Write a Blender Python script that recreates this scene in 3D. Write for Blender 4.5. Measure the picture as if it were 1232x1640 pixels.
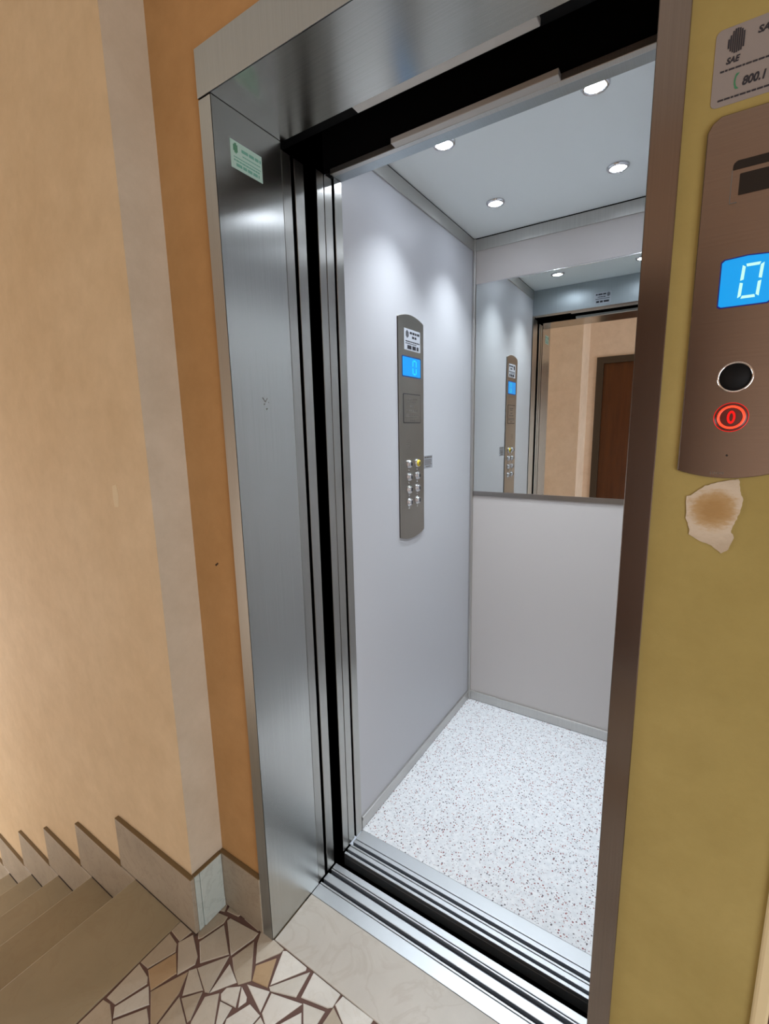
import bpy, bmesh, math, random
from mathutils import Vector, Matrix
random.seed(7)
for o in list(bpy.data.objects): bpy.data.objects.remove(o)
SC = bpy.context.scene
COL = SC.collection

# ------------------------------------------------------------------ camera
CAM_POS = Vector((0.8525, -0.7054, 1.3803)); YAW, PIT, ROL, FPX = 0.5781, -0.1742, -0.0197, 740.42
def cam_axes():
    f = Vector((-math.sin(YAW)*math.cos(PIT), math.cos(YAW)*math.cos(PIT), math.sin(PIT)))
    r = f.cross(Vector((0, 0, 1))).normalized(); u = r.cross(f)
    return r*math.cos(ROL)+u*math.sin(ROL), -r*math.sin(ROL)+u*math.cos(ROL), f
R_, U_, F_ = cam_axes()
cd = bpy.data.cameras.new('camera'); cd.sensor_fit = 'HORIZONTAL'; cd.sensor_width = 36; cd.lens = 36*FPX/1232
cd.clip_start = 0.01; cd.clip_end = 60
cam = bpy.data.objects.new('camera', cd); COL.objects.link(cam)
m = Matrix((R_, U_, -F_)).transposed().to_4x4(); m.translation = CAM_POS
cam.matrix_world = m
SC.camera = cam

# ------------------------------------------------------------------ world, daylight, exposure
w = bpy.data.worlds.new('world'); SC.world = w; w.use_nodes = True
w.node_tree.nodes['Background'].inputs[0].default_value = (0.75, 0.85, 1.0, 1)
w.node_tree.nodes['Background'].inputs[1].default_value = 0.6
SC.view_settings.view_transform = 'Standard'; SC.view_settings.look = 'None'
SC.view_settings.gamma = 1.0; SC.view_settings.use_curve_mapping = False
SC.view_settings.exposure = 0.0
def area(name, loc, rot, sx, sy, power, col):
    l = bpy.data.lights.new(name, 'AREA'); l.shape = 'RECTANGLE'; l.size = sx; l.size_y = sy; l.energy = power; l.color = col
    o = bpy.data.objects.new(name, l); COL.objects.link(o); o.location = loc; o.rotation_euler = rot; return o
# daylight through the stairwell window (end wall of the flight) and from an unseen opening added on the right
area('stair_window_daylight', (-3.88, -1.08, -0.10), (0, -math.pi/2, 0), 2.0, 1.1, 66, (0.95, 0.97, 1.0))
area('added_hall_daylight', (2.38, -1.25, 0.85), (0, math.pi/2, 0), 1.5, 1.3, 31, (0.95, 0.97, 1.0))

# ------------------------------------------------------------------ materials
def nt(name):
    mt = bpy.data.materials.new(name); mt.use_nodes = True
    t = mt.node_tree; return mt, t, t.nodes['Principled BSDF']
def lin(c):
    f = lambda v: v/12.92 if v <= 0.04045 else ((v+0.055)/1.055)**2.4
    return tuple(f(v/255.0) for v in c)+(1,)
def plain(name, rgb, rough=0.5, metal=0.0, spec=0.5):
    mt, t, b = nt(name); b.inputs['Base Color'].default_value = lin(rgb); b.inputs['Roughness'].default_value = rough
    b.inputs['Metallic'].default_value = metal; b.inputs['Specular IOR Level'].default_value = spec; return mt
def emit(name, rgb, s, base=(0, 0, 0)):
    mt, t, b = nt(name); b.inputs['Base Color'].default_value = lin(base); b.inputs['Emission Color'].default_value = lin(rgb)
    b.inputs['Emission Strength'].default_value = s; b.inputs['Roughness'].default_value = 0.3; return mt
def coords(t, scale=None, kind='Object'):
    tc = t.nodes.new('ShaderNodeTexCoord'); out = tc.outputs[kind]
    if scale:
        mp = t.nodes.new('ShaderNodeMapping'); mp.inputs['Scale'].default_value = scale; t.links.new(out, mp.inputs[0]); out = mp.outputs[0]
    return out
def noise(t, vec, scale, detail=4, rough=0.6):
    n = t.nodes.new('ShaderNodeTexNoise'); n.inputs['Scale'].default_value = scale; n.inputs['Detail'].default_value = detail
    n.inputs['Roughness'].default_value = rough; t.links.new(vec, n.inputs['Vector']); return n.outputs['Fac']
def ramp(t, fac, stops):
    r = t.nodes.new('ShaderNodeValToRGB'); e = r.color_ramp.elements
    while len(e) < len(stops): e.new(0.5)
    for i, (p, c) in enumerate(stops): e[i].position = p; e[i].color = c
    t.links.new(fac, r.inputs[0]); return r.outputs[0]
def mixc(t, fac, a, b, mode='MIX'):
    n = t.nodes.new('ShaderNodeMix'); n.data_type = 'RGBA'; n.blend_type = mode
    for s, v in ((n.inputs[0], fac), (n.inputs[6], a), (n.inputs[7], b)):
        if hasattr(v, 'is_output'): t.links.new(v, s)
        else: s.default_value = v
    return n.outputs[2]
def bump(t, b, h, strength, dist=0.002):
    n = t.nodes.new('ShaderNodeBump'); n.inputs['Strength'].default_value = strength; n.inputs['Distance'].default_value = dist
    t.links.new(h, n.inputs['Height']); t.links.new(n.outputs[0], b.inputs['Normal'])
def paint(name, rgb, rgb2, rough=0.85, scuffs=True):
    mt, t, b = nt(name); v = coords(t)
    big = noise(t, v, 2.2, 5, 0.65)
    c = ramp(t, big, [(0.35, lin(rgb)), (0.68, lin(rgb2))])
    mot = ramp(t, noise(t, v, 11, 6, 0.7), [(0.30, (0.90, 0.89, 0.87, 1)), (0.62, (1, 1, 1, 1)), (0.80, (1.05, 1.05, 1.06, 1))])
    c = mixc(t, 1.0, c, mot, 'MULTIPLY')
    if scuffs:
        s = noise(t, coords(t, (1, 1, 0.5)), 38, 6, 0.75)
        sf = ramp(t, s, [(0.70, (0, 0, 0, 1)), (0.80, (0.35, 0.35, 0.35, 1))])
        c = mixc(t, sf, c, lin(tuple(int(x*0.72) for x in rgb)))
    t.links.new(c, b.inputs['Base Color']); b.inputs['Roughness'].default_value = rough
    b.inputs['Specular IOR Level'].default_value = 0.2
    bump(t, b, noise(t, v, 160, 3, 0.6), 0.25, 0.001)
    return mt
def steel(name, T, rough=0.3, rgb=(176, 174, 168), aniso=0.75):
    mt, t, b = nt(name); b.inputs['Metallic'].default_value = 1.0
    sc = [420.0, 420.0, 420.0]
    ax = max(range(3), key=lambda i: abs(T[i]))          # grain runs across the stretch direction
    for i in range(3):
        if i != ax: sc[i] = 2.5
    g = noise(t, coords(t, tuple(sc)), 1.0, 3, 0.6)
    c = ramp(t, g, [(0.25, lin(tuple(int(x*0.94) for x in rgb))), (0.75, lin(rgb))])
    t.links.new(c, b.inputs['Base Color']); b.inputs['Roughness'].default_value = rough
    b.inputs['Anisotropic'].default_value = aniso
    cv = t.nodes.new('ShaderNodeCombineXYZ')
    for i in range(3): cv.inputs[i].default_value = T[i]
    t.links.new(cv.outputs[0], b.inputs['Tangent'])
    return mt
def stone(name, a, b_, vein, scale=3.0, rough=0.35, veins=0.5, objcol=False):
    mt, t, b = nt(name); v = coords(t)
    n1 = noise(t, v, scale, 8, 0.62)
    c = ramp(t, n1, [(0.3, lin(a)), (0.7, lin(b_))])
    n2 = t.nodes.new('ShaderNodeTexNoise'); n2.inputs['Scale'].default_value = scale*1.6; n2.inputs['Detail'].default_value = 9
    n2.inputs['Distortion'].default_value = 1.6; t.links.new(v, n2.inputs['Vector'])
    vf = ramp(t, n2.outputs['Fac'], [(0.455, (0, 0, 0, 1)), (0.495, (veins,)*3+(1,)), (0.53, (0, 0, 0, 1))])
    c = mixc(t, vf, c, lin(vein))
    if objcol:
        oi = t.nodes.new('ShaderNodeObjectInfo'); c = mixc(t, 1.0, c, oi.outputs['Color'], 'MULTIPLY')
    t.links.new(c, b.inputs['Base Color']); b.inputs['Roughness'].default_value = rough
    return mt
def terrazzo(name):
    mt, t, b = nt(name); v = coords(t)
    def chips(scale, thr, keep, seedoff):
        vo = t.nodes.new('ShaderNodeTexVoronoi'); vo.inputs['Scale'].default_value = scale; vo.inputs['Randomness'].default_value = 1.0
        mp = t.nodes.new('ShaderNodeMapping'); mp.inputs['Location'].default_value = (seedoff, seedoff*0.7, 0); t.links.new(v, mp.inputs[0])
        t.links.new(mp.outputs[0], vo.inputs['Vector'])
        d = t.nodes.new('ShaderNodeMath'); d.operation = 'LESS_THAN'; d.inputs[1].default_value = thr; t.links.new(vo.outputs['Distance'], d.inputs[0])
        sp = t.nodes.new('ShaderNodeSeparateColor'); t.links.new(vo.outputs['Color'], sp.inputs[0])
        k = t.nodes.new('ShaderNodeMath'); k.operation = 'LESS_THAN'; k.inputs[1].default_value = keep; t.links.new(sp.outputs[0], k.inputs[0])
        mm = t.nodes.new('ShaderNodeMath'); mm.operation = 'MULTIPLY'; t.links.new(d.outputs[0], mm.inputs[0]); t.links.new(k.outputs[0], mm.inputs[1])
        return mm.outputs[0], sp.outputs[1]
    base = ramp(t, noise(t, v, 60, 3), [(0.3, lin((214, 218, 222))), (0.7, lin((236, 238, 240)))])
    f1, r1 = chips(140, 0.36, 0.32, 0.0)
    c1 = ramp(t, r1, [(0.0, lin((70, 66, 72))), (0.35, lin((120, 112, 116))), (0.55, lin((138, 62, 64))), (0.9, lin((176, 140, 138)))])
    c = mixc(t, f1, base, c1)
    f2, r2 = chips(240, 0.34, 0.24, 3.3)
    c2 = ramp(t, r2, [(0.0, lin((95, 95, 102))), (0.5, lin((160, 160, 166))), (1.0, lin((150, 96, 92)))])
    c = mixc(t, f2, c, c2)
    t.links.new(c, b.inputs['Base Color']); b.inputs['Roughness'].default_value = 0.32
    return mt
def wood(name, a, b_):
    mt, t, b = nt(name); g = noise(t, coords(t, (14, 14, 1.2)), 2.2, 6, 0.6)
    t.links.new(ramp(t, g, [(0.3, lin(a)), (0.7, lin(b_))]), b.inputs['Base Color']); b.inputs['Roughness'].default_value = 0.32; return mt

def residue_mat(name):                                # pale plaster ring, wall colour and glue showing in the middle
    mt, t, b = nt(name); v = coords(t)
    d = t.nodes.new('ShaderNodeVectorMath'); d.operation = 'DISTANCE'; d.inputs[1].default_value = (0.8865, -0.001, 1.2745); t.links.new(v, d.inputs[0])
    n = noise(t, coords(t, (1, 1, 2.2)), 95, 5, 0.7)
    a = t.nodes.new('ShaderNodeMath'); a.operation = 'MULTIPLY_ADD'; a.inputs[1].default_value = 0.022; t.links.new(n, a.inputs[0]); t.links.new(d.outputs['Value'], a.inputs[2])
    c = ramp(t, a.outputs[0], [(0.020, lin((160, 126, 78))), (0.030, lin((172, 142, 98))), (0.040, lin((196, 182, 162))), (0.060, lin((176, 160, 138)))])
    t.links.new(c, b.inputs['Base Color']); b.inputs['Roughness'].default_value = 0.85
    bump(t, b, n, 0.6, 0.002); return mt

M = dict(
    wall_l=paint('beige_orange_wall_paint', (214, 192, 158), (207, 183, 147)),
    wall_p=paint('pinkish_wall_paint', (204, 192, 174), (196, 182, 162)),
    wall_f=paint('orange_cast_wall_paint', (194, 154, 106), (186, 145, 96)),  # orange cast of the light on this wall put into the colour
    wall_y=paint('ochre_cast_wall_paint', (162, 145, 90), (153, 136, 80)),  # yellow cast of the light on this wall put into the colour
    wall_h=paint('hall_wall_paint', (250, 228, 208), (246, 220, 198), scuffs=False),
    white=plain('white_ceiling_paint', (225, 222, 214), 0.8),
    st_rev=steel('brushed_steel_jamb', (0, 1, 0), 0.25, (200, 200, 196), 0.8),
    st_sof=steel('brushed_steel_soffit', (0, 1, 0), 0.22, (192, 190, 184), 0.7),
    st_fr=steel('brushed_steel_face', (1, 0, 0), 0.40, (180, 188, 192), 0.5),
    st_jr=steel('brushed_steel_right_jamb', (1, 0, 0), 0.22, (138, 128, 122), 0.6),  # darkened copy of the frame steel; a dark reflection is put into its colour
    st_edge=steel('brushed_steel_door_edge', (0, 1, 0), 0.28, (182, 180, 174), 0.7),
    st_trim=steel('satin_steel_trim', (1, 0, 0), 0.45, (206, 205, 202), 0.0),
    st_plate=steel('brushed_steel_plate', (0, 1, 0), 0.36, (165, 160, 152), 0.4),
    st_call=steel('brushed_steel_call_plate', (0, 0, 1), 0.25, (146, 134, 126), 0.4),
    alu=plain('aluminium_sill', (205, 209, 212), 0.44, 1.0),
    chrome=plain('chrome', (225, 225, 228), 0.12, 1.0),
    lam=plain('lilac_grey_laminate', (190, 191, 195), 0.44, 0.0, 0.32),
    lam_dark=plain('warm_grey_laminate', (204, 199, 196), 0.46, 0.0, 0.3),
    ceil=plain('cabin_ceiling_white', (240, 246, 246), 0.5),
    black=plain('shaft_black', (8, 7, 8), 0.85, 0.0, 0.1),  # darkness of the unlit shaft put into the colour
    rubber=plain('black_rubber', (14, 14, 15), 0.7, 0.0, 0.2),
    mirror=plain('mirror_silver', (226, 230, 228), 0.0, 1.0),
    glassedge=plain('mirror_edge', (150, 146, 142), 0.3, 0.8),
    terr=terrazzo('speckled_white_floor'),
    marble=stone('cream_marble', (184, 178, 168), (202, 196, 186), (164, 152, 136), 4.0, 0.3, 0.25),
    tread=stone('brown_travertine', (148, 136, 110), (160, 147, 120), (140, 120, 94), 5.0, 0.45, 0.18),
    skirt=stone('grey_beige_skirting_stone', (150, 139, 122), (166, 154, 136), (116, 102, 84), 9.0, 0.5, 0.25),
    skirt_top=plain('worn_skirting_edge', (118, 98, 66), 0.8),
    skirt_pale=stone('pale_grey_green_marble', (176, 188, 184), (192, 200, 196), (140, 150, 146), 6.0, 0.35, 0.3),
    mortar=plain('maroon_mortar', (104, 78, 70), 0.85),
    paver=stone('paving_stone', (226, 222, 214), (244, 240, 232), (200, 184, 160), 9.0, 0.38, 0.14, True),
    door=wood('brown_door_wood', (84, 46, 22), (102, 58, 28)),
    doorframe=plain('dark_door_frame', (70, 56, 42), 0.5),
    lampglow=emit('downlight_glow', (232, 241, 255), 90),
    hallglow=emit('added_lamp_glow', (255, 236, 205), 1.5),
    blue=emit('blue_display_glow', (0, 160, 255), 1.0),
    blue2=emit('blue_call_display_glow', (0, 160, 238), 1.0),
    seg=emit('segment_glow', (196, 255, 235), 1.1),
    seg2=emit('dim_segment_glow', (40, 225, 245), 1.0),
    red=emit('red_ring_glow', (255, 70, 40), 1.6),
    redin=emit('red_digit_glow', (255, 10, 12), 1.0),
    redglass=plain('dark_red_button', (92, 38, 34), 0.35),
    blackgloss=plain('black_gloss', (6, 6, 8), 0.25),
    yellow=plain('yellow_button', (226, 200, 60), 0.3, 0.0),
    dark_ink=plain('dark_ink', (34, 32, 40), 0.7),
    grey_ink=plain('grey_ink', (96, 90, 84), 0.7),
    green_ink=plain('green_ink', (56, 120, 84), 0.7),
    sticker=plain('white_sticker', (182, 186, 194), 0.5),
    sticker_g=plain('green_white_sticker', (176, 204, 192), 0.5),
    sticker_gr=plain('grey_sticker', (148, 150, 156), 0.5),
    sticker_call=plain('grey_white_sticker', (134, 126, 122), 0.5),  # darkened to hold the dimmer light high on the wall
    plaster=residue_mat('pale_plaster_residue'),
    barpaint=plain('light_grey_bar_paint', (190, 188, 184), 0.5),
    groove=plain('groove_shade_grey', (84, 88, 98), 0.5, 0.6),
    joint=plain('dark_joint', (58, 46, 36), 0.9),
    scuff_pale=plain('pale_scuff', (214, 196, 162), 0.9),
    bead=plain('beige_corner_guard', (206, 190, 150), 0.6),
)

# ------------------------------------------------------------------ helpers
def new(): return bmesh.new()
def bx(bm, x0, x1, y0, y1, z0, z1):
    r = bmesh.ops.create_cube(bm, size=1.0)
    bmesh.ops.scale(bm, vec=(abs(x1-x0), abs(y1-y0), abs(z1-z0)), verts=r['verts'])
    bmesh.ops.translate(bm, vec=((x0+x1)/2, (y0+y1)/2, (z0+z1)/2), verts=r['verts'])
    return bm
def box(*a): return bx(new(), *a)
def bev(bm, off=0.002, seg=2):
    bmesh.ops.bevel(bm, geom=list(bm.edges), offset=off, segments=seg, affect='EDGES', profile=0.5, clamp_overlap=True); return bm
def prism(pts, y0, y1, bm=None):                       # outline in (x, z), extruded from y0 to y1
    bm = bm or new()
    a = [bm.verts.new((p[0], y0, p[1])) for p in pts]; b = [bm.verts.new((p[0], y1, p[1])) for p in pts]
    bm.faces.new(a); bm.faces.new(b[::-1]); n = len(pts)
    for i in range(n): bm.faces.new((a[i], b[i], b[(i+1) % n], a[(i+1) % n]))
    bmesh.ops.recalc_face_normals(bm, faces=bm.faces); return bm
def prism_x(pts, x0, x1, bm=None):                     # outline in (y, z), extruded along x
    bm = bm or new()
    a = [bm.verts.new((x0, p[0], p[1])) for p in pts]; b = [bm.verts.new((x1, p[0], p[1])) for p in pts]
    bm.faces.new(a); bm.faces.new(b[::-1]); n = len(pts)
    for i in range(n): bm.faces.new((a[i], b[i], b[(i+1) % n], a[(i+1) % n]))
    bmesh.ops.recalc_face_normals(bm, faces=bm.faces); return bm
def prism_z(pts, z0, z1, bm=None):                     # outline in (x, y), extruded along z
    bm = bm or new()
    a = [bm.verts.new((p[0], p[1], z0)) for p in pts]; b = [bm.verts.new((p[0], p[1], z1)) for p in pts]
    bm.faces.new(a); bm.faces.new(b[::-1]); n = len(pts)
    for i in range(n): bm.faces.new((a[i], b[i], b[(i+1) % n], a[(i+1) % n]))
    bmesh.ops.recalc_face_normals(bm, faces=bm.faces); return bm
def lathe(prof, axis='y', n=28, c=(0, 0, 0), bm=None):  # profile of (radius, height along axis); closed where radius is 0
    bm = bm or new(); rings = []
    for r, h in prof:
        ring = []
        for i in range(n if r > 1e-6 else 1):
            a = 2*math.pi*i/n; p, q = r*math.cos(a), r*math.sin(a)
            v = (p, h, q) if axis == 'y' else (p, q, h)
            ring.append(bm.verts.new((v[0]+c[0], v[1]+c[1], v[2]+c[2])))
        rings.append(ring)
    for A, B in zip(rings, rings[1:]):
        for i in range(n):
            a = A if len(A) > 1 else None; b = B if len(B) > 1 else None
            j = (i+1) % n
            if a and b: bm.faces.new((A[i], A[j], B[j], B[i]))
            elif a: bm.faces.new((A[i], A[j], B[0]))
            elif b: bm.faces.new((A[0], B[j], B[i]))
    bmesh.ops.recalc_face_normals(bm, faces=bm.faces)
    for f in bm.faces: f.smooth = True
    return bm
def roundrect(x0, x1, z0, z1, r, n=5):
    pts = []
    for cx, cz, a0 in ((x1-r, z1-r, 0), (x0+r, z1-r, 90), (x0+r, z0+r, 180), (x1-r, z0+r, 270)):
        for i in range(n+1):
            a = math.radians(a0+90*i/n); pts.append((cx+r*math.cos(a), cz+r*math.sin(a)))
    return pts
def obj(name, bm, mat, parent=None):
    me = bpy.data.meshes.new(name); bm.to_mesh(me); bm.free(); me.materials.append(M[mat] if isinstance(mat, str) else mat)
    o = bpy.data.objects.new(name, me); COL.objects.link(o)
    if parent: o.parent = parent
    return o
def tag(o, label, cat, group=None):
    o['label'] = label; o['category'] = cat
    if group: o['group'] = group
    return o
def thing(name, label, cat, loc=(0, 0, 0), rz=0, group=None):
    o = bpy.data.objects.new(name, None); o.empty_display_size = 0.05; COL.objects.link(o); o.location = loc; o.rotation_euler = (0, 0, rz)
    return tag(o, label, cat, group)
def struct(name, bm, mat, label=None):
    o = obj(name, bm, mat); o['kind'] = 'structure'
    if label: o['label'] = label
    return o
def text(name, body, size, loc, mat, parent, sx=1.0, shear=0.0, ext=0.0002, bold=0.0):   # lies on the local plane facing -y
    cu = bpy.data.curves.new(name, 'FONT'); cu.body = body; cu.size = size; cu.extrude = ext; cu.shear = shear; cu.offset = bold; cu.resolution_u = 3
    t = bpy.data.objects.new(name, cu); COL.objects.link(t); bpy.context.view_layer.update()
    me = bpy.data.meshes.new_from_object(t.evaluated_get(bpy.context.evaluated_depsgraph_get()))
    bpy.data.objects.remove(t); bpy.data.curves.remove(cu)
    me.transform(Matrix.Translation(loc) @ Matrix.Rotation(math.pi/2, 4, 'X') @ Matrix.Diagonal((sx, 1, 1, 1)))
    me.materials.clear(); me.materials.append(M[mat])
    o = bpy.data.objects.new(name, me); COL.objects.link(o); o.parent = parent; return o
def bars(rows, y, bm=None):                            # unreadable print: rows of (x0, x1, z, height)
    bm = bm or new()
    for x0, x1, z, h in rows:
        x = x0
        while x < x1-0.0004:
            wd = min(random.uniform(0.8, 2.0)*h*1.6, x1-x); bx(bm, x, x+wd, y-0.0003, y, z-h/2, z+h/2); x += wd+h*0.45
    return bm

# ------------------------------------------------------------------ setting: walls, ceiling, stairs
XP, YP, YQ = -0.206, -0.096, 0.005
CEIL = 2.78
HF, WF = 2.05, 0.786
struct('wall_left', box(-3.95, XP, YP, 0.16, -1.9, CEIL), 'wall_l',
       'beige-orange plastered wall above the stairs')
wr = obj('wall_return', box(XP-0.0005, XP+0.0003, YP+0.0003, YQ, 0.0, CEIL), 'wall_p', bpy.data.objects['wall_left'])  # paler, pinker colour than the wall beside it
wr['label'] = 'pinkish return face of the wall'
bm = box(XP, -0.034, YQ, 0.16, -0.1, 2.135); bx(bm, XP, 0.82, YQ, 0.16, 2.135, CEIL)
struct('wall_front', bm, 'wall_f', 'plastered wall around and above the lift door frame, with orange light in its colour')
bm = box(0.818, 1.0, 0.0, 0.16, -0.1, 2.135); bx(bm, 0.82, 1.0, 0.0, 0.16, 2.135, CEIL)
struct('wall_right', bm, 'wall_y', 'plastered wall carrying the call panel, with yellow light in its colour')
tr = struct('trim_1', bev(box(0.990, 1.008, -0.006, 0.165, 0.0, CEIL), 0.004, 2), 'bead', 'pale corner guard at the end of the ochre wall')
struct('wall_recess', box(1.008, 2.4, 0.55, 0.65, 0.0, CEIL), 'wall_h')
struct('wall_recess_side', box(1.0, 1.004, 0.17, 0.55, 0.0, CEIL), 'wall_h')
bm = box(-0.1, -0.02, -2.3, -2.1, 0, CEIL); bx(bm, 0.95, 2.5, -2.3, -2.1, 0, CEIL); bx(bm, -0.02, 0.95, -2.3, -2.1, 2.1, CEIL)
struct('wall_back', bm, 'wall_h', 'orange hall wall with a brown door, seen in the mirror')
struct('wall_corner', box(-3.95, -0.1, -2.3, -1.7, -1.9, CEIL), 'wall_h', 'orange projecting wall corner seen in the mirror')
bm = box(2.4, 2.5, -2.1, -1.92, 0, CEIL); bx(bm, 2.4, 2.5, -0.58, 0.65, 0, CEIL); bx(bm, 2.4, 2.5, -1.92, -0.58, 0, 0.08); bx(bm, 2.4, 2.5, -1.92, -0.58, 1.62, CEIL)
struct('wall_hall_end', bm, 'wall_h')
bm = box(-4.05, -3.95, -1.7, -1.65, -1.9, CEIL); bx(bm, -4.05, -3.95, -0.5, 0.0, -1.9, CEIL)
bx(bm, -4.05, -3.95, -1.65, -0.5, -1.9, -1.12); bx(bm, -4.05, -3.95, -1.65, -0.5, 0.92, CEIL)
struct('wall_stair_end', bm, 'wall_l')
struct('ceiling', box(-4.05, 2.5, -2.3, 0.65, CEIL, CEIL+0.1), 'white')
for n, (X, y0, y1, z0, z1) in enumerate(((-4.0, -1.65, -0.5, -1.12, 0.92), (2.45, -1.92, -0.58, 0.08, 1.62))):  # second frame fits the added opening at the hall end
    bm = new(); wd = 0.05
    for a in ((y0, y0+wd, z0, z1), (y1-wd, y1, z0, z1), (y0, y1, z0, z0+wd), (y0, y1, z1-wd, z1), ((y0+y1)/2-.025, (y0+y1)/2+.025, z0, z1)):
        bx(bm, X-0.02, X+0.02, a[0], a[1], a[2], a[3])
    struct('window_%d' % (n+1), bm, 'white')
def on_plane(px, py, yv):
    d = F_ + R_*((px-616)/FPX) - U_*((py-820)/FPX); t = (yv-CAM_POS.y)/d.y; p = CAM_POS+d*t; return (p.x, p.z)
for pl, yv, par, mt_ in (([(180, 778), (186, 776), (190, 795), (190, 812), (184, 812), (181, 795)], YP, 'wall_left', 'scuff_pale'),
                         ([(345, 904), (349, 901), (350, 903), (346, 907)], YQ, 'wall_front', 'joint')):
    obj('paint_scuff', prism([on_plane(x, y, yv) for x, y in pl], yv-0.0004, yv+0.0004), mt_, bpy.data.objects[par])
# brown door behind the camera (visible in the cabin mirror)
dr = struct('door_1', bev(box(0.045, 0.885, -2.16, -2.12, 0.005, 2.035), 0.003, 1), 'door', 'brown wooden flat door in a dark frame, seen in the cabin mirror')
fr = new()
for a in ((-0.02, 0.045, 0, 2.1), (0.885, 0.95, 0, 2.1), (0.045, 0.885, 2.035, 2.1)): bx(fr, a[0], a[1], -2.2, -2.085, a[2], a[3])
obj('door_frame', fr, 'doorframe', dr)
obj('door_handle', bev(box(0.79, 0.85, -2.12, -2.075, 1.02, 1.04), 0.004, 2), 'chrome', dr)
# unseen ceiling lamp added for overhead light in the hall
hl = thing('added_ceiling_lamp', 'unseen round opal lamp added on the hall ceiling to light the hall', 'lamp', (-1.0, -0.95, CEIL))
obj('lamp_base', lathe([(0, 0), (0.15, 0), (0.15, -0.02), (0, -0.02)], 'z'), 'white', hl)
obj('lamp_shade', lathe([(0.14, -0.02), (0.135, -0.05), (0.10, -0.08), (0.05, -0.095), (0, -0.1)], 'z'), 'hallglow', hl)

# landing floor: mortar bed with crazy paving, marble slabs
fl = struct('floor', box(-0.2655, 2.4, -2.1, 0.0, -0.12, -0.003), 'mortar', 'landing floor of irregular broken marble paving')
bx_ = new(); bx(bx_, 1.0, 2.4, 0.0, 0.55, -0.12, -0.003); o = obj('floor_bed', bx_, 'mortar', fl)
def on_floor(px, py):
    d = F_ + R_*((px-616)/FPX) - U_*((py-820)/FPX); t = -CAM_POS.z/d.z; p = CAM_POS+d*t; return (p.x, p.y)
SA = lambda l: [(150+x/4.928, 1420+y/4.928) for x, y in l]
SB = lambda l: [(340+x/4.4, 1420+y/4.4) for x, y in l]
W1, W2, W3 = (0.72, 0.71, 0.68), (0.82, 0.82, 0.81), (0.60, 0.56, 0.50)
TN, OR, BR = (0.52, 0.46, 0.38), (0.52, 0.38, 0.24), (0.44, 0.35, 0.25)  # stone tones; W3 and TN also darkened to hold shade on the left stones
stones = [
 (SA([(615, 345), (705, 255), (802, 330), (680, 428)]), TN), (SA([(375, 592), (600, 368), (655, 450), (645, 512), (430, 640)]), TN),
 (SA([(432, 655), (650, 522), (652, 680), (452, 815)]), OR), (SA([(670, 440), (785, 378), (820, 545), (800, 608), (662, 688)]), W3),
 (SA([(108, 870), (360, 607), (425, 710), (420, 762), (172, 922)]), W3), (SA([(168, 945), (432, 782), (436, 925), (155, 1033)]), W1),
 (SA([(-150, 1110), (75, 892), (128, 925), (142, 1040), (140, 1110)]), TN), (SA([(155, 1058), (418, 958), (432, 1060), (425, 1110), (150, 1110)]), W3),
 (SA([(452, 828), (742, 672), (672, 838), (470, 1110), (450, 1110)]), BR), (SA([(752, 662), (812, 642), (862, 812), (702, 855)]), W3),
 (SA([(695, 882), (856, 832), (765, 1045), (738, 1065)]), TN), (SA([(490, 1110), (676, 870), (735, 1110)]), TN),
 (SA([(822, 640), (1068, 547), (908, 832), (878, 826)]), W3), (SA([(918, 832), (1073, 610), (1128, 752)]), W1),
 (SA([(838, 432), (1028, 302), (1066, 528), (842, 596)]), W3), (SA([(824, 322), (965, 198), (1056, 236), (1026, 284), (860, 398), (828, 408)]), TN),
 (SA([(978, 180), (1045, 118), (1058, 132), (1034, 193)]), TN), (SA([(1054, 190), (1076, 148), (1162, 215), (1140, 232)]), TN),
 (SA([(878, 870), (988, 842), (945, 1110), (760, 1110), (772, 1062)]), W3),
 (SB([(107, 240), (130, 222), (322, 325), (290, 365), (132, 478)]), W3), (SB([(143, 500), (293, 388), (273, 658), (183, 686), (152, 590)]), TN),
 (SB([(347, 312), (435, 375), (502, 437), (478, 463), (308, 538), (318, 400)]), W3), (SB([(308, 555), (452, 503), (388, 706), (283, 658)]), OR),
 (SB([(500, 453), (525, 453), (662, 567), (657, 588), (412, 688), (447, 590)]), W2), (SB([(404, 705), (686, 602), (588, 776), (412, 733)]), W1),
 (SB([(717, 608), (900, 758), (846, 848), (812, 852), (630, 778)]), W2), (SB([(922, 772), (1132, 935), (1100, 985), (930, 985), (868, 832)]), W2),
 (SB([(248, 687), (402, 736), (338, 878)]), W2), (SB([(208, 702), (243, 775), (238, 808), (183, 848)]), W2),
 (SB([(62, 755), (102, 712), (198, 702), (163, 847), (63, 795)]), W1), (SB([(57, 808), (137, 850), (72, 960), (22, 985)]), W1),
 (SB([(418, 752), (630, 825), (450, 955), (420, 985), (378, 985), (352, 890)]), W2), (SB([(264, 828), (332, 905), (265, 985), (85, 985), (103, 930)]), W2),
 (SB([(643, 822), (792, 880), (725, 985), (643, 985)]), W1), (SB([(855, 850), (922, 985), (765, 985)]), TN), (SB([(627, 885), (627, 985), (440, 985)]), W2),
 (SB([(340, 918), (372, 985), (282, 985)]), W1), (SB([(228, 226), (248, 222), (336, 298), (324, 308)]), TN),
]
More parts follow.
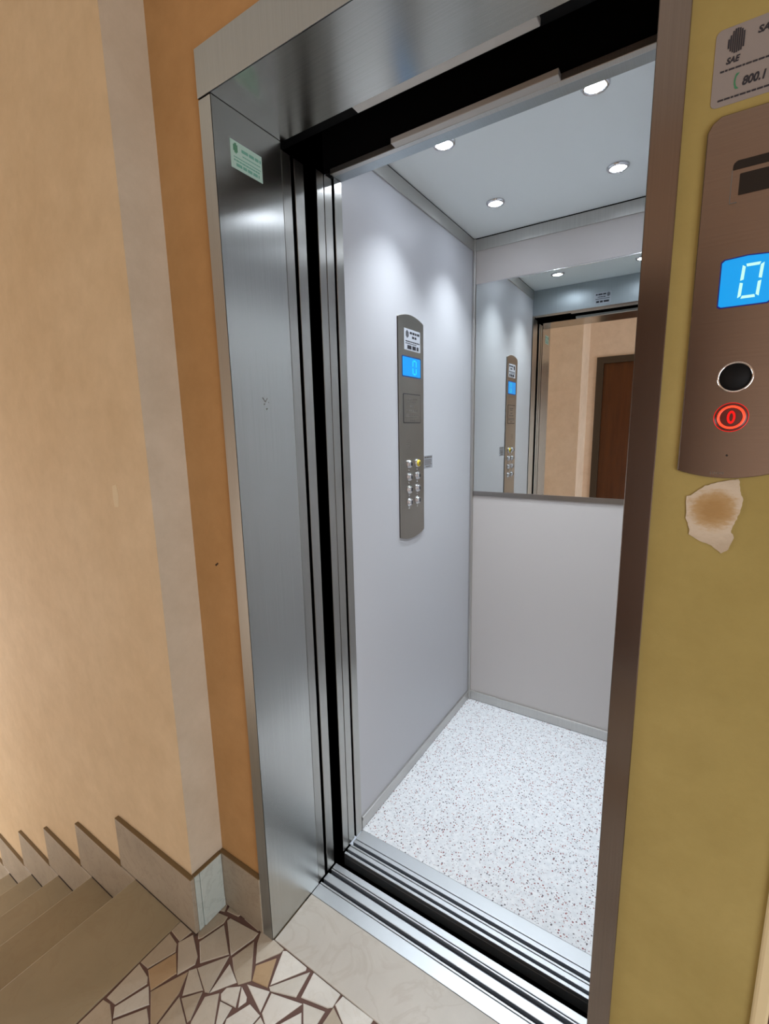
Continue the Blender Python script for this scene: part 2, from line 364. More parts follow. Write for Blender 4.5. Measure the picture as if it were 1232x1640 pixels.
def stone_obj(pts, col, h=0.0, grow=1.0):
    cx, cy = sum(p[0] for p in pts)/len(pts), sum(p[1] for p in pts)/len(pts)
    pts = [(cx+(p[0]-cx)*grow, cy+(p[1]-cy)*grow) for p in pts]
    a = sum(pts[i][0]*pts[(i+1) % len(pts)][1]-pts[(i+1) % len(pts)][0]*pts[i][1] for i in range(len(pts)))
    if a < 0: pts = pts[::-1]
    bm = prism_z(pts, -0.02, h)
    top = [e for e in bm.edges if all(v.co.z > h-1e-5 for v in e.verts)]
    bmesh.ops.bevel(bm, geom=top, offset=0.0012, segments=1, affect='EDGES')
    o = obj('paving_stone', bm, 'paver', fl); k = random.uniform(0.94, 1.05); o.color = (min(1, col[0]*k), min(1, col[1]*k), min(1, col[2]*k), 1)
for pl, col in stones: stone_obj([on_floor(*p) for p in pl], col, random.uniform(-0.0006, 0.0004), 1.022)
# the rest of the paving, nearer than the picture's lower edge
A_, B_ = Vector(on_floor(120, 1650)), Vector(on_floor(580, 1650)); nrm = Vector((-(B_-A_).y, (B_-A_).x)).normalized()
def clip(poly, p0, n):                                   # keep the side where (p-p0).n < 0
    out = []
    for i in range(len(poly)):
        a, b = poly[i], poly[(i+1) % len(poly)]; da, db = (a-p0).dot(n), (b-p0).dot(n)
        if da < 0: out.append(a)
        if (da < 0) != (db < 0): out.append(a+(b-a)*(da/(da-db)))
    return out
seeds = []
g = 0.125
for i in range(-4, 22):
    for j in range(-19, 2): seeds.append(Vector((i*g+random.uniform(-.05, .05), j*g+random.uniform(-.05, .05))))
cnt = 0
for s in sorted(seeds, key=lambda q: (q-Vector((0.3, -0.4))).length):
    if cnt >= 255 or not (-0.35 < s.x < 1.6 and -2.1 < s.y < 0.05): continue
    poly = [s+Vector(q) for q in ((-.2, -.2), (.2, -.2), (.2, .2), (-.2, .2))]
    for q in seeds:
        if q is not s and (q-s).length < 0.4:
            n = (q-s).normalized(); poly = clip(poly, (q+s)/2-n*0.004, n)
            if len(poly) < 3: break
    for p0, n in ((A_-nrm*0.006, nrm), (Vector((-0.27, 0)), Vector((-1, 0))), (Vector((0, -0.008)), Vector((0, 1))), (Vector((0, -2.095)), Vector((0, -1)))):
        if len(poly) >= 3: poly = clip(poly, p0, n)
    if len(poly) < 3: continue
    ar = abs(sum(poly[i].x*poly[(i+1) % len(poly)].y-poly[(i+1) % len(poly)].x*poly[i].y for i in range(len(poly))))/2
    if ar < 0.0012: continue
    stone_obj([(p.x, p.y) for p in poly], random.choice((W1, W1, W2, W3, TN, W2, OR)), random.uniform(-0.0006, 0.0004)); cnt += 1
obj('threshold_slab', bev(box(0.002, WF, 0.0, 0.151, -0.05, 0.0005), 0.001, 1), 'marble', fl)
# stairs: landing nosing slab and descending flight along the left wall
RUN, RISE = 0.32, 0.1835
obj('landing_edge_slab', bev(box(-0.505, -0.2655, -1.69, YP, -0.04, 0.0), 0.003, 2), 'tread', fl)
stt = struct('floor_stairs', box(-0.49, -0.275, -1.69, YP, -1.9, -0.04), 'tread', 'flight of brown stone steps going down along the left wall')
for k in range(1, 9):
    z = -RISE*k; x1 = -0.485-RUN*(k-1); x0 = x1-RUN-0.015
    obj('tread', bev(box(x0-0.01, x1, -1.69, YP, z-0.035, z), 0.003, 2), 'tread', stt)
    obj('riser', box(x1-RUN+0.005, x1-0.001, -1.69, YP, -1.88, z-0.035), 'tread', stt)
obj('half_landing', box(-3.95, -0.485-RUN*8, -1.69, YP, -1.88, -RISE*9), 'tread', stt)
# stepped skirting stones on the left wall, and around the pilaster
bl = struct('baseboard_left', bev(box(-0.592, XP+0.012, YP-0.013, YP-0.0005, 0.0008, 0.176), 0.0025, 2), 'skirt', 'grey-beige stone skirting stepping down beside the stairs')
SKW = 0.425
pc = None
for k in range(1, 9):
    x0 = -0.592-RUN*k-0.0; z0 = -RISE*k
    obj('skirting_stone', bev(box(x0, x0+SKW, YP-0.013+0.0004*k, YP-0.0005, z0+0.001, z0+0.176), 0.0025, 2), 'skirt', bl)
    obj('skirting_edge', box(x0+0.002, x0+RUN-0.003, YP-0.0125+0.0004*k, YP-0.0008, z0+0.1755, z0+0.1785), 'skirt_top', bl)
obj('skirting_edge', box(-0.590, XP+0.010, YP-0.0125, YP-0.0008, 0.1755, 0.1785), 'skirt_top', bl)
obj('skirting_joint', box(-0.50, XP+0.013, YP-0.0145, YP-0.0125, 0.0002, 0.0026), 'joint', bl)  # dark strip along the skirting foot
for k in range(1, 5): obj('skirting_joint', box(-0.485-RUN*k-0.02, -0.49-RUN*(k-1), YP-0.0145, YP-0.011, -RISE*k+0.0002, -RISE*k+0.0026), 'joint', bl)
br = struct('baseboard_return', bev(box(XP+0.0005, XP+0.013, YP+0.016, YQ-0.014, 0.0008, 0.178), 0.002, 2), 'skirt_pale', 'pale grey-green marble skirting on the short wall return')
obj('skirting_sliver', bev(box(XP+0.0005, XP+0.0128, YP-0.0005, YP+0.0145, 0.0008, 0.177), 0.001, 1), 'skirt_pale', br)
obj('skirting_foot', bev(box(XP+0.0005, XP+0.0145, YP+0.017, YQ-0.0145, 0.0009, 0.03), 0.001, 1), 'skirt_pale', br)
obj('skirting_edge', box(XP+0.001, XP+0.012, YP, YQ-0.014, 0.1775, 0.1805), 'skirt_top', br)
bf = struct('baseboard_front', bev(box(XP+0.0005, -0.0365, YQ-0.013, YQ-0.0005, 0.0008, 0.177), 0.002, 2), 'skirt', 'stone skirting between wall return and lift frame')
obj('skirting_edge', box(XP+0.002, -0.037, YQ-0.0125, YQ-0.001, 0.1765, 0.1795), 'skirt_top', bf)

# ------------------------------------------------------------------ lift door frame
lf = thing('lift_door_frame', 'brushed stainless steel frame surrounding the open lift doorway', 'door frame', (0, 0, 0))
bm = prism_z([(-0.036, -0.004), (0.0, -0.004), (0.0, 0.186), (-0.012, 0.186), (-0.012, 0.012), (-0.036, 0.012)], 0.0, HF-0.001)
o = obj('left_jamb', bm, 'st_rev', lf)
bm = prism_z([(WF, -0.004), (WF+0.033, -0.004), (WF+0.033, 0.012), (WF+0.012, 0.012), (WF+0.012, 0.186), (WF, 0.186)], 0.0, HF-0.001)
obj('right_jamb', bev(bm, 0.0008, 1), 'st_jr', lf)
bm = prism_x([(-0.005, HF), (-0.005, HF+0.088), (0.012, HF+0.088), (0.012, HF+0.012), (0.19, HF+0.012), (0.19, HF)], -0.037, WF+0.034)
obj('lintel', bm, 'st_sof', lf)
obj('jamb_edge', box(-0.037, -0.0005, -0.0052, -0.0038, 0.0, HF-0.002), 'st_fr', lf)
obj('lintel_face', box(-0.0375, WF+0.0345, -0.0066, -0.0048, HF+0.001, HF+0.088), 'st_fr', lf)
# scratch mark on the jamb
bm = new()
for y0, z0, y1, z1, wd in ((.083, 1.463, .090, 1.453, .0022), (.090, 1.453, .098, 1.462, .0022), (.086, 1.447, .089, 1.449, .003), (.0925, 1.436, .096, 1.438, .003), (.1, 1.452, .1015, 1.4535, .002)):
    d = Vector((0, y1-y0, z1-z0)).normalized(); n = Vector((0, -d.z, d.y))*wd/2
    a, b = Vector((0, y0, z0)), Vector((0, y1, z1))
    vs = [bm.verts.new(p+Vector((x, 0, 0))) for x in (0.0001, 0.0004) for p in (a-n, a+n, b+n*.4, b-n*.4)]
    for q in ((0, 1, 2, 3), (7, 6, 5, 4), (0, 4, 5, 1), (1, 5, 6, 2), (2, 6, 7, 3), (3, 7, 4, 0)): bm.faces.new([vs[i] for i in q])
obj('scratch_mark', bm, 'grey_ink', lf)

# ------------------------------------------------------------------ door pocket, shaft gap, door leaves
sh = thing('shaft_gap', 'black gap of the lift shaft between landing sill and cabin sill', 'shaft', (0, 0, 0))
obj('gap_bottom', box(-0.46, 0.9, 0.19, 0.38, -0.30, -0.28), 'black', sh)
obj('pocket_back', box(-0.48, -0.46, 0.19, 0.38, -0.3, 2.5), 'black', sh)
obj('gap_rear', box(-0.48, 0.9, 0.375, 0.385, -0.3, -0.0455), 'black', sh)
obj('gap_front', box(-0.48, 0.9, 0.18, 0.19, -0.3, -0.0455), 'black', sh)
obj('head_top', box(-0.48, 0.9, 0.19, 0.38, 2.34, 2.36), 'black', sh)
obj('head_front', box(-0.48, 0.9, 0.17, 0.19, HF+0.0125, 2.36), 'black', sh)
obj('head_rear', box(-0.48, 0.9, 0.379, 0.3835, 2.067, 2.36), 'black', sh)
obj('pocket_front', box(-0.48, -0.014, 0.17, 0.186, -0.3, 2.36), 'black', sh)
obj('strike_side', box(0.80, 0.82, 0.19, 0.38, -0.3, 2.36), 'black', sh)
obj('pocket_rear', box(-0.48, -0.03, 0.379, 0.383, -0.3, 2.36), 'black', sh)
# door operator beam hidden in the dark head
ob = thing('door_operator', 'dark door operator beam above the lift doorway', 'door gear', (0, 0, 0))
obj('beam', box(-0.40, 0.78, 0.27, 0.31, 2.12, 2.24), 'rubber', ob)
obj('roller', lathe([(0, -.012), (.022, -.012), (.022, .012), (0, .012)], 'y', 20, (0.075, 0.25, 2.13)), 'rubber', ob)
obj('bolt', lathe([(0, -.006), (.004, -.005), (.004, .004), (0, .004)], 'y', 10, (0.10, 0.235, 2.125)), 'chrome', ob)
for nm, lab, y0, y1 in (('landing_door_panel', 'steel landing door leaf nearest the hall, slid open to the left', 0.189, 0.2195),
                        ('landing_door_panel', 'second steel landing door leaf slid open behind the first one', 0.232, 0.2655),
                        ('cabin_door_panel', 'steel cabin door leaf nearest the shaft gap, slid open', 0.3135, 0.342),
                        ('cabin_door_panel', 'steel cabin door leaf beside the cabin front post, slid open', 0.3445, 0.376)):
    zt = 2.035 if y0 < .3 else 2.045
    p = thing(nm, lab, 'lift door', (0, y0, 0), 0, nm.replace('_panel', ' leaves').replace('_', ' '))
    h = y1-y0
    obj('leaf', bev(box(-0.44, -0.002, 0, h, 0.003, zt), 0.0012, 2), 'st_edge', p)
    obj('guide_shoe', box(-0.06, -0.02, h*.35, h*.65, -0.006, 0.0029), 'rubber', p)
for lab, y0, y1, zz in (('light grey coupling bar hanging in the dark head on the landing side', 0.1905, 0.214, 2.0505), ('light grey coupling bar hanging in the dark head on the cabin side', 0.345, 0.3665, 2.051)):
    tag(obj('header_bar', bev(box(0.205, 0.588, y0, y1, zz, zz+0.012), 0.001, 1), 'barpaint'), lab, 'bar', 'bars under the door head')

# sills
def sill(name, label, y0, y1, plate, ridges, mat='alu'):
    s = thing(name, label, 'door sill', (0, 0, 0))
    obj('sill_base', box(0.001, WF-0.001, y0, y1, -0.045, -0.014), 'alu', s)
    obj('sill_plate', bev(box(0.001, WF-0.001, plate[0], plate[1], -0.014, 0.0), 0.0012, 2), 'alu', s)
    for a, b in ridges: obj('sill_ridge', bev(box(0.001, WF-0.001, a, b, -0.0142, 0.0), 0.0015, 2), 'alu', s)
    obj('groove_shadow', box(0.001, WF-0.001, y0+.002, y1-.002, -0.0141, -0.0128), 'groove', s)  # darker sheet on the groove floor; its colour holds the groove shade
sill('landing_sill', 'grooved aluminium landing sill in front of the shaft gap', 0.152, 0.271, (0.152, 0.190), ((0.1915, 0.1975), (0.2075, 0.2325), (0.2445, 0.2495), (0.2515, 0.271)))
sill('cabin_sill', 'grooved aluminium cabin sill at the edge of the speckled floor', 0.313, 0.42, (0.378, 0.42), ((0.313, 0.322), (0.331, 0.345), (0.347, 0.353), (0.363, 0.376)))

# ------------------------------------------------------------------ lift cabin
XC, XR, YF, YB, ZC = -0.005, 0.791, 0.42, 1.372, 2.20
cb = thing('lift_cabin', 'small lift cabin with pale grey walls and speckled white floor', 'lift cabin', (0.39, 0.9, 0))
cb.location = (0, 0, 0)
obj('cabin_floor', box(XC, XR, YF, YB, -0.04, 0.0), 'terr', cb)
obj('cabin_ceiling', box(XC-0.03, XR+0.03, 0.384, YB+0.03, ZC, ZC+0.02), 'ceil', cb)
obj('side_wall', box(XC-0.02, XC, YF, YB+0.02, 0, ZC), 'lam', cb)
obj('side_wall', box(XR, XR+0.02, YF, YB+0.02, 0, ZC), 'lam', cb)
obj('back_wall_upper', box(XC, XR, YB, YB+0.02, 1.98, ZC), 'lam_dark', cb)
obj('back_wall_lower', box(XC, XR, YB, YB+0.02, 0, 1.98), 'lam_dark', cb)
obj('front_post', bev(box(-0.03, 0.0, 0.384, 0.4175, 0.001, 2.052), 0.0012, 2), 'st_edge', cb)
obj('front_post', bev(box(0.786, 0.82, 0.384, 0.4175, 0.001, 2.052), 0.0012, 2), 'st_edge', cb)
obj('front_header', bev(box(-0.03, 0.82, 0.384, 0.4175, 2.053, ZC-0.001), 0.0012, 2), 'st_fr', cb)
obj('header_lip', bev(box(0.0, 0.786, 0.368, 0.3838, 2.052, 2.066), 0.001, 1), 'st_trim', cb)
obj('skirting', bev(box(XC, XC+0.006, YF, YB, 0.002, 0.05), 0.001, 1), 'st_trim', cb)
obj('skirting_rib', bev(box(XC+.002, XC+0.009, YF, YB, 0.036, 0.05), 0.002, 2), 'st_trim', cb)
obj('skirting', bev(box(XC, XR, YB-0.006, YB, 0.002, 0.05), 0.001, 1), 'st_trim', cb)
obj('skirting_rib', bev(box(XC, XR, YB-0.009, YB-.002, 0.036, 0.05), 0.002, 2), 'st_trim', cb)
obj('skirting', bev(box(XR-0.006, XR, YF, YB, 0.002, 0.05), 0.001, 1), 'st_trim', cb)
obj('ceiling_trim', bev(box(XC, XC+0.006, YF, YB, 2.148, 2.195), 0.001, 1), 'st_trim', cb)
obj('ceiling_trim', bev(box(XR-0.006, XR, YF, YB, 2.148, 2.195), 0.001, 1), 'st_trim', cb)
obj('ceiling_trim', bev(box(XC, XR, YB-0.006, YB, 2.148, 2.195), 0.001, 1), 'st_trim', cb)
obj('ceiling_gap', box(XC, XC+0.003, YF, YB, 2.195, 2.2), 'rubber', cb)
obj('ceiling_gap', box(XC, XR, YB-0.003, YB, 2.195, 2.2), 'rubber', cb)
for xx in (XC, XR):
    s = 1 if xx == XC else -1
    obj('corner_trim', bev(box(xx, xx+s*0.014, YB-0.014, YB, 0.0, ZC-0.004), 0.003, 2), 'st_trim', cb)
# mirror
mi = thing('mirror', 'wide mirror on the upper half of the cabin back wall', 'mirror', (0.39, YB, 1.085))
mi.location = (0, 0, 0)
obj('mirror_glass', box(0.011, 0.775, YB-0.004, YB-0.0008, 1.087, 2.008), 'mirror', mi)
obj('mirror_bottom_rail', prism_x([(YB-0.0005, 1.066), (YB-0.004, 1.066), (YB-0.007, 1.084), (YB-0.007, 1.088), (YB-0.0005, 1.088)], 0.010, 0.776), 'glassedge', mi)
obj('mirror_top_rail', bev(box(0.010, 0.776, YB-0.006, YB-0.0005, 2.007, 2.011), 0.0008, 1), 'chrome', mi)
# downlights
dl0 = None
dll = {(0, 0): 'front left', (1, 0): 'front right', (0, 1): 'rear left', (1, 1): 'rear right'}
for j, y in enumerate((0.663, 1.097)):
    for i, x in enumerate((0.191, 0.597)):
        lab = 'round chrome-rimmed downlight glowing in the %s part of the cabin ceiling' % dll[(i, j)]
        if dl0 is None:
            dl0 = thing('ceiling_downlight', lab, 'downlight', (x, y, ZC), 0, 'cabin ceiling downlights')
            obj('rim', lathe([(0.024, -0.004), (0.025, -0.008), (0.030, -0.0075), (0.034, -0.003), (0.034, -0.0003), (0.024, -0.0003)], 'z', 32), 'chrome', dl0)
            obj('lens', lathe([(0.024, -0.0015), (0.024, -0.005), (0.016, -0.0062), (0, -0.0068)], 'z', 32), 'lampglow', dl0)
            sl = bpy.data.lights.new('downlight_beam', 'SPOT'); sl.energy = 36; sl.color = (0.87, 0.94, 1.0); sl.spot_size = math.radians(96); sl.spot_blend = 1.0; sl.shadow_soft_size = 0.02
            so = bpy.data.objects.new('downlight_beam', sl); COL.objects.link(so); so.parent = dl0; so.location = (0, 0, -0.0095)
        else:
            r = dl0.copy(); COL.objects.link(r); r.location = (x, y, ZC); r['label'] = lab
            for ch in dl0.children:
                c = ch.copy(); COL.objects.link(c); c.parent = r

# ------------------------------------------------------------------ control panel on the cabin left wall
def segzero(cx, cz, wd, ht, th, y0, y1, slant=0.0):
    bm = new(); g = th*0.35; hw, hh = wd/2, ht/2
    def seg(p):
        prism([(cx+a+slant*b, cz+b) for a, b in p], y0, y1, bm)
    seg([(-hw+th*.7+g, hh), (hw-th*.7-g, hh), (hw-th-g, hh-th), (-hw+th+g, hh-th)])
    seg([(-hw+th+g, -hh+th), (hw-th-g, -hh+th), (hw-th*.7-g, -hh), (-hw+th*.7+g, -hh)])
    for s in (-1, 1):
        seg([(s*hw, hh-th*.3), (s*hw, g), (s*(hw-th), g+th*.3), (s*(hw-th), hh-th)])
        seg([(s*hw, -hh+th*.3), (s*hw, -g), (s*(hw-th), -g-th*.3), (s*(hw-th), -hh+th)])
    return bm
def arcplate(hw, z0, z1, sag, n=14):
    pts = [(hw*math.cos(math.pi*i/n)*1.0, 0) for i in range(0)]
    for i in range(n+1):
        a = hw-2*hw*i/n; pts.append((a, z1+sag*(1-(a/hw)**2)))
    for i in range(n+1):
        a = -hw+2*hw*i/n; pts.append((a, z0-sag*(1-(a/hw)**2)))
    return pts
cp = thing('control_panel', 'tall brushed steel control panel with floor buttons on the cabin wall', 'control panel', (XC, 0.798, 0.98), math.pi/2)
Z = lambda z: z-0.98
obj('face_plate', bev(prism(arcplate(0.091, Z(0.992), Z(1.762), 0.017), -0.005, 0.0), 0.0012, 1), 'st_plate', cp)
Y = -0.0051
d = obj('display', prism(roundrect(-0.064, 0.064, Z(1.570), Z(1.634), 0.004), Y-0.0008, Y), 'blue', cp); d['label'] = 'glowing blue floor display'
obj('display_digit', segzero(0.020, Z(1.602), 0.03, 0.052, 0.006, Y-0.0012, Y-0.0008), 'seg2', d)
obj('display_rim', prism(roundrect(-0.068, 0.068, Z(1.566), Z(1.638), 0.005), Y-0.0004, Y), plain('display_rim_blue', (20, 60, 130), 0.4), cp)
ip = obj('engraved_plate', prism(roundrect(-0.060, 0.060, Z(1.408), Z(1.506), 0.003), Y-0.0012, Y-0.0004), 'st_plate', cp)
obj('plate_outline', prism(roundrect(-0.063, 0.063, Z(1.405), Z(1.509), 0.004), Y-0.0005, Y), 'dark_ink', cp)
obj('engraving', bars([(-.03, .035, Z(1.490), .005), (-.02, .03, Z(1.480), .004), (-.014, .018, Z(1.463), .007), (-.035, .04, Z(1.450), .006), (-.05, .052, Z(1.434), .004), (-.05, .052, Z(1.427), .004), (-.015, .018, Z(1.415), .004)], Y-0.0012), 'grey_ink', ip)
# speaker holes in a ring
bm = new()
for i in range(9):
    a = math.pi*2*i/9; lathe([(0, -0.0004), (.0016, -0.0004), (.0016, 0), (0, 0)], 'y', 8, (-.026+.013*math.cos(a), Y, Z(1.333)+.013*math.sin(a)), bm)
for i in range(4): lathe([(0, -0.0004), (.0016, -0.0004), (.0016, 0), (0, 0)], 'y', 8, (-.026+.005*math.cos(a+i*1.57), Y, Z(1.333)+.005*math.sin(a+i*1.57)), bm)
sp = obj('speaker_holes', bm, 'grey_ink', cp)
b0 = None
for rr in range(4):
    for c_, x in enumerate((-0.028, 0.033)):
        z = Z(1.2575-0.0468*rr)
        if b0 is None:
            me = lathe([(0.0165, 0), (0.0165, -0.004), (0.0135, -0.0075), (0.0125, -0.0072), (0.0125, -0.006)], 'y', 24)
            b0 = obj('button_ring', me, 'chrome', cp); k0 = obj('button_cap', lathe([(0.0125, -0.005), (0.0122, -0.0105), (0.006, -0.0125), (0, -0.013)], 'y', 24), 'chrome', b0)
            i0 = obj('call_light', lathe([(0.0035, 0), (0.003, -0.0022), (0, -0.0028)], 'y', 12, (0, 0, -0.0225)), 'chrome', b0)
            s0 = obj('button_symbol', prism(roundrect(-0.003, 0.003, -0.0065, 0.0065, 0.002, 3), -0.0136, -0.0122), 'dark_ink', b0)
            b0.location = (x, Y, z)
        else:
            b = b0.copy(); COL.objects.link(b); b.parent = cp; b.location = (x, Y, z)
            for ch in (k0, i0, s0):
                q = ch.copy(); COL.objects.link(q); q.parent = b
                if ch is k0 and rr == 0 and c_ == 1:
                    q.data = k0.data.copy(); q.data.materials[0] = M['yellow']; q['label'] = 'yellow alarm button cap'
st = thing('info_sticker', 'small white sticker with dark print at the top of the control panel', 'sticker', (XC+0.0053, 0.804, 1.694), math.pi/2, 'stickers')
obj('paper', prism(roundrect(-.058, .058, -.036, .036, .003), -.0004, 0), 'sticker', st)
obj('print', bars([(-.018, .052, .024, .008), (-.002, .03, .010, .008), (-.048, .052, -.006, .004), (-.048, .03, -.013, .003), (-.036, .045, -.025, .013)], -.0004), 'dark_ink', st)
bm = new()
for i, hh in enumerate((.016, .022, .026, .022, .016)): bx(bm, -.046+i*.0042, -.0432+i*.0042, -.0007, -.0004, .018-hh/2, .018+hh/2)
obj('emblem', bm, 'dark_ink', st)
s2 = thing('notice_label', 'small grey label with tiny lettering beside the control panel buttons', 'sticker', (XC+0.0002, 0.932, 1.2555), math.pi/2, 'stickers')
obj('paper', prism(roundrect(-.036, .036, -.025, .025, .001), -.0004, 0), 'sticker_gr', s2)
obj('print', bars([(-.03, .03, .018, .006), (-.03, .028, .008, .003), (-.03, .03, .002, .003), (-.03, .024, -.004, .003), (-.03, .03, -.010, .003), (-.02, .02, -.018, .004)], -.0004), 'grey_ink', s2)
s3 = thing('emergency_sticker', 'white sticker with dark print on the cabin header, seen in the mirror', 'sticker', (0.385, 0.4178, 2.098), math.pi, 'stickers')
obj('paper', prism(roundrect(-.045, .045, -.031, .031, .003), -.0004, 0), 'sticker', s3)
obj('print', bars([(-.018, .036, .020, .007), (-.015, .025, .006, .004), (-.036, .036, -.004, .003), (-.034, .036, -.019, .010)], -.0004), 'dark_ink', s3)
bm = new()
for i, hh in enumerate((.014, .02, .022, .018)): bx(bm, -.038+i*.0038, -.0354+i*.0038, -.0007, -.0004, .016-hh/2, .016+hh/2)
obj('emblem', bm, 'dark_ink', s3)
s4 = thing('certificate_sticker', 'pale green printed sticker high on the left jamb of the lift frame', 'sticker', (0.0002, 0.0805, 1.9625), math.pi/2, 'stickers')
obj('paper', prism(roundrect(-.0435, .0435, -.027, .027, .001), -.0003, 0), 'sticker_g', s4)
obj('print', bars([(-.014, .040, .014, .006), (-.012, .038, .004, .002), (-.036, .038, -.004, .002), (-.036, .036, -.010, .003), (-.03, .034, -.018, .006)], -.0003), plain('pale_green_ink', (110, 164, 146), 0.6), s4)
bm = new()
for i, hh in enumerate((.012, .018, .02, .014)): bx(bm, -.036+i*.003, -.0338+i*.003, -.0006, -.0003, .013-hh/2, .013+hh/2)
obj('emblem', bm, 'green_ink', s4)

# ------------------------------------------------------------------ call panel on the ochre wall
XCP = 0.894
cs = thing('call_panel', 'brushed steel call panel with blue display and red ringed button', 'call panel', (XCP, 0.0, 1.30))
Z = lambda z: z-1.30
hw = 0.0495
pts = [(hw, Z(1.706)), (hw-.004, Z(1.714)), (hw-.012, Z(1.7195)), (-hw+.012, Z(1.7195)), (-hw+.004, Z(1.714)), (-hw, Z(1.706))]
for i in range(15):
    a = -hw+2*hw*i/14; pts.append((a, Z(1.323)-0.0085*(1-(a/hw)**2)))
obj('face_plate', bev(prism(pts, -0.004, 0.0), 0.0008, 1), 'st_call', cs)
Y = -0.0041
dp = [(-.0238, Z(1.5170)), (-.021, Z(1.5150)), (.021, Z(1.5150)), (.0238, Z(1.5170)), (.0238, Z(1.5635)), (.021, Z(1.5660)), (0, Z(1.5675)), (-.021, Z(1.5660)), (-.0238, Z(1.5635))]
d = obj('display', prism(dp, Y-0.0006, Y), 'blue2', cs); d['label'] = 'glowing blue display reading 0'
obj('display_rim', prism([(x*1.05, (z-Z(1.541))*1.05+Z(1.541)) for x, z in dp], Y-0.0003, Y), plain('deep_blue_rim', (20, 20, 130), 0.4), cs)
obj('display_digit', segzero(0.0045, Z(1.5405), 0.0195, 0.037, 0.0030, Y-0.0009, Y-0.0006, 0.06), 'seg', d)
def ring(r0, r1, y0, y1): return lathe([(r0, y1), (r0, y0), (r1, y0), (r1, y1)], 'y', 36)
b = obj('key_reader', lathe([(0, -.0008), (0.0158, -.0008), (0.0158, 0)], 'y', 36), 'rubber', cs); b.location = (0, Y, Z(1.4345)); b['label'] = 'round black key reader'
obj('rim', ring(0.0158, 0.0175, -0.0022, 0), 'chrome', b)
b = obj('call_button', lathe([(0.0165, 0), (0.0165, -.0018), (0.013, -.0024), (0, -.0026)], 'y', 36), 'redglass', cs); b.location = (0, Y, Z(1.388)); b['label'] = 'call button with a glowing red ring and 0'
obj('light_ring', ring(0.0112, 0.0138, -0.0034, -0.0018), 'red', b)
obj('rim', ring(0.0163, 0.0172, -0.0012, 0), 'redin', b)
zb = new()
n = 28; o1 = [(0.0042*math.cos(2*math.pi*i/n), 0.0078*math.sin(2*math.pi*i/n)) for i in range(n)]; o2 = [(x*0.42, z*0.62) for x, z in o1]
va = [zb.verts.new((x, -.0031, z)) for x, z in o1]; vb = [zb.verts.new((x, -.0031, z)) for x, z in o2]
vc = [zb.verts.new((x, -.0024, z)) for x, z in o1]
for i in range(n):
    j = (i+1) % n; zb.faces.new((va[i], va[j], vb[j], vb[i])); zb.faces.new((va[i], vc[i], vc[j], va[j]))
bmesh.ops.recalc_face_normals(zb, faces=zb.faces)
obj('button_digit', zb, 'redin', b)
obj('pinhole', lathe([(0, -.0003), (.0012, -.0003), (.0012, 0), (0, 0)], 'y', 12, (0.0, Y, Z(1.3425))), 'blackgloss', cs)
text('maker_mark', 'ııııııı', 0.006, (-0.0155, Y, Z(1.3195)), 'grey_ink', cs, 1.6)
obj('screw_hole', lathe([(0, -.0003), (.0014, -.0003), (.0014, 0), (0, 0)], 'y', 12, (0.013, Y, Z(1.706))), 'grey_ink', cs)
kr = obj('card_slot', prism([(-.0225, Z(1.6605)), (.0225, Z(1.6605)), (.0225, Z(1.667)), (.0205, Z(1.6695)), (-.0185, Z(1.6695)), (-.0215, Z(1.6675)), (-.0225, Z(1.665))], Y-0.0004, Y), 'blackgloss', cs)
obj('card_slot_window', prism(roundrect(-.0155, .0155, Z(1.6335), Z(1.6555), .001), Y-0.0004, Y), 'blackgloss', cs)
obj('card_slot_edge', bx(bx(new(), -.0232, -.0222, Y-0.0004, Y, Z(1.627), Z(1.6605)), -.0232, -.016, Y-0.0004, Y, Z(1.626), Z(1.627)), 'grey_ink', cs)
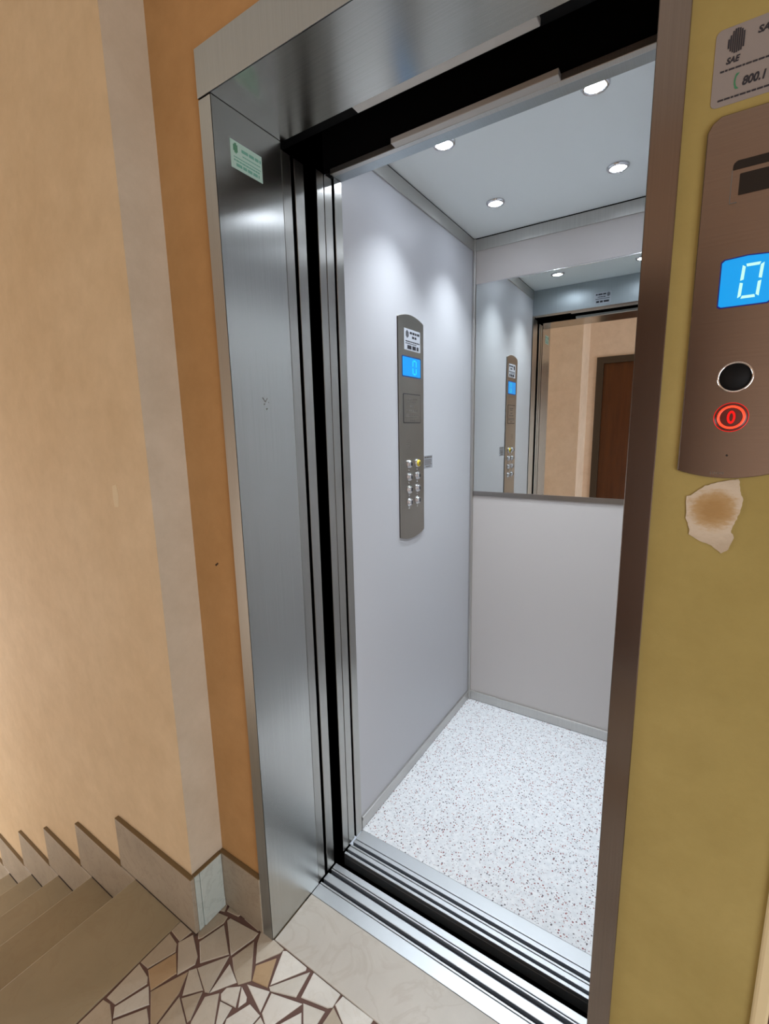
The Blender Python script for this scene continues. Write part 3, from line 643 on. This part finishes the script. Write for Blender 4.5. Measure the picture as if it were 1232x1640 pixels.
# phone number sticker above
s5 = thing('phone_sticker', 'grey-white sticker with a green handset and a phone number above the call panel', 'sticker', (0.895, -0.0001, 1.7705), 0, 'stickers')
obj('paper', prism(roundrect(-.0505, .0505, -.0395, .0365, .006), -.0004, 0), 'sticker_call', s5)
bm = new()
for i, (hh, o_) in enumerate(((.009, 0), (.015, 0), (.020, .001), (.023, .001), (.023, .001), (.022, .001), (.020, .0005), (.015, .0005))):
    bx(bm, -.0392+i*.0019, -.0392+i*.0019+.0014, -.0007, -.0004, .0205-hh/2+o_, .0205+hh/2+o_)
obj('emblem', bm, 'dark_ink', s5)
text('emblem_letters', 'SAE', 0.0082, (-0.0395, -0.0005, 0.0012), 'dark_ink', s5, 0.85, 0.25, 0.0002, 0.0003)
text('company_name', 'SAE', 0.0090, (-0.0135, -0.0005, 0.0208), 'dark_ink', s5, 1.0, 0.2, 0.0002, 0.0003)
text('phone_number', '800.1', 0.0118, (-0.0232, -0.0005, -0.0245), 'dark_ink', s5, 0.80, 0.2, 0.0002, 0.0004)
for zz in (-.0048, -.0330): obj('print_line', bars([(-.044, .046, zz, .0017)], -.0004), 'dark_ink', s5)
bm = new(); pv = []
for i in range(9):
    a = math.radians(115+130*i/8); wd = .0022 if i in (0, 1, 7, 8) else .0013
    pv.append(((-.0252+.0085*math.cos(a)*.55, -.0185+.0085*math.sin(a)), wd))
prism([(p[0]-w_*.6, p[1]) for p, w_ in pv]+[(p[0]+w_*.6, p[1]) for p, w_ in pv[::-1]], -.0006, -.0004, bm)
obj('handset', bm, 'green_ink', s5)
# plaster / glue residue under the call panel
PX = [(1100, 795), (1112, 790), (1130, 778), (1150, 772), (1175, 768), (1184, 768), (1186, 785), (1190, 800), (1186, 820), (1178, 835), (1170, 850), (1176, 862), (1166, 880), (1155, 886), (1140, 874), (1122, 866), (1103, 856), (1104, 845), (1099, 830)]
def on_front(px, py):
    d = F_ + R_*((px-616)/FPX) - U_*((py-820)/FPX); t = -CAM_POS.y/d.y; p = CAM_POS+d*t; return (p.x, p.z)
def blob(px, y0, y1, jag):
    pts = [on_front(*p) for p in px]; out = []
    for i in range(len(pts)):
        a, b_ = Vector(pts[i]), Vector(pts[(i+1) % len(pts)])
        for k in range(4):
            p = a.lerp(b_, k/4); out.append((p.x+random.uniform(-jag, jag), p.y+random.uniform(-jag, jag)))
    return prism(out, y0, y1)
rs = tag(obj('plaster_residue', blob(PX, -0.0012, 0.0002, 0.0006), 'plaster'), 'ragged pale patch of dried plaster on the ochre wall under the call panel', 'plaster patch')
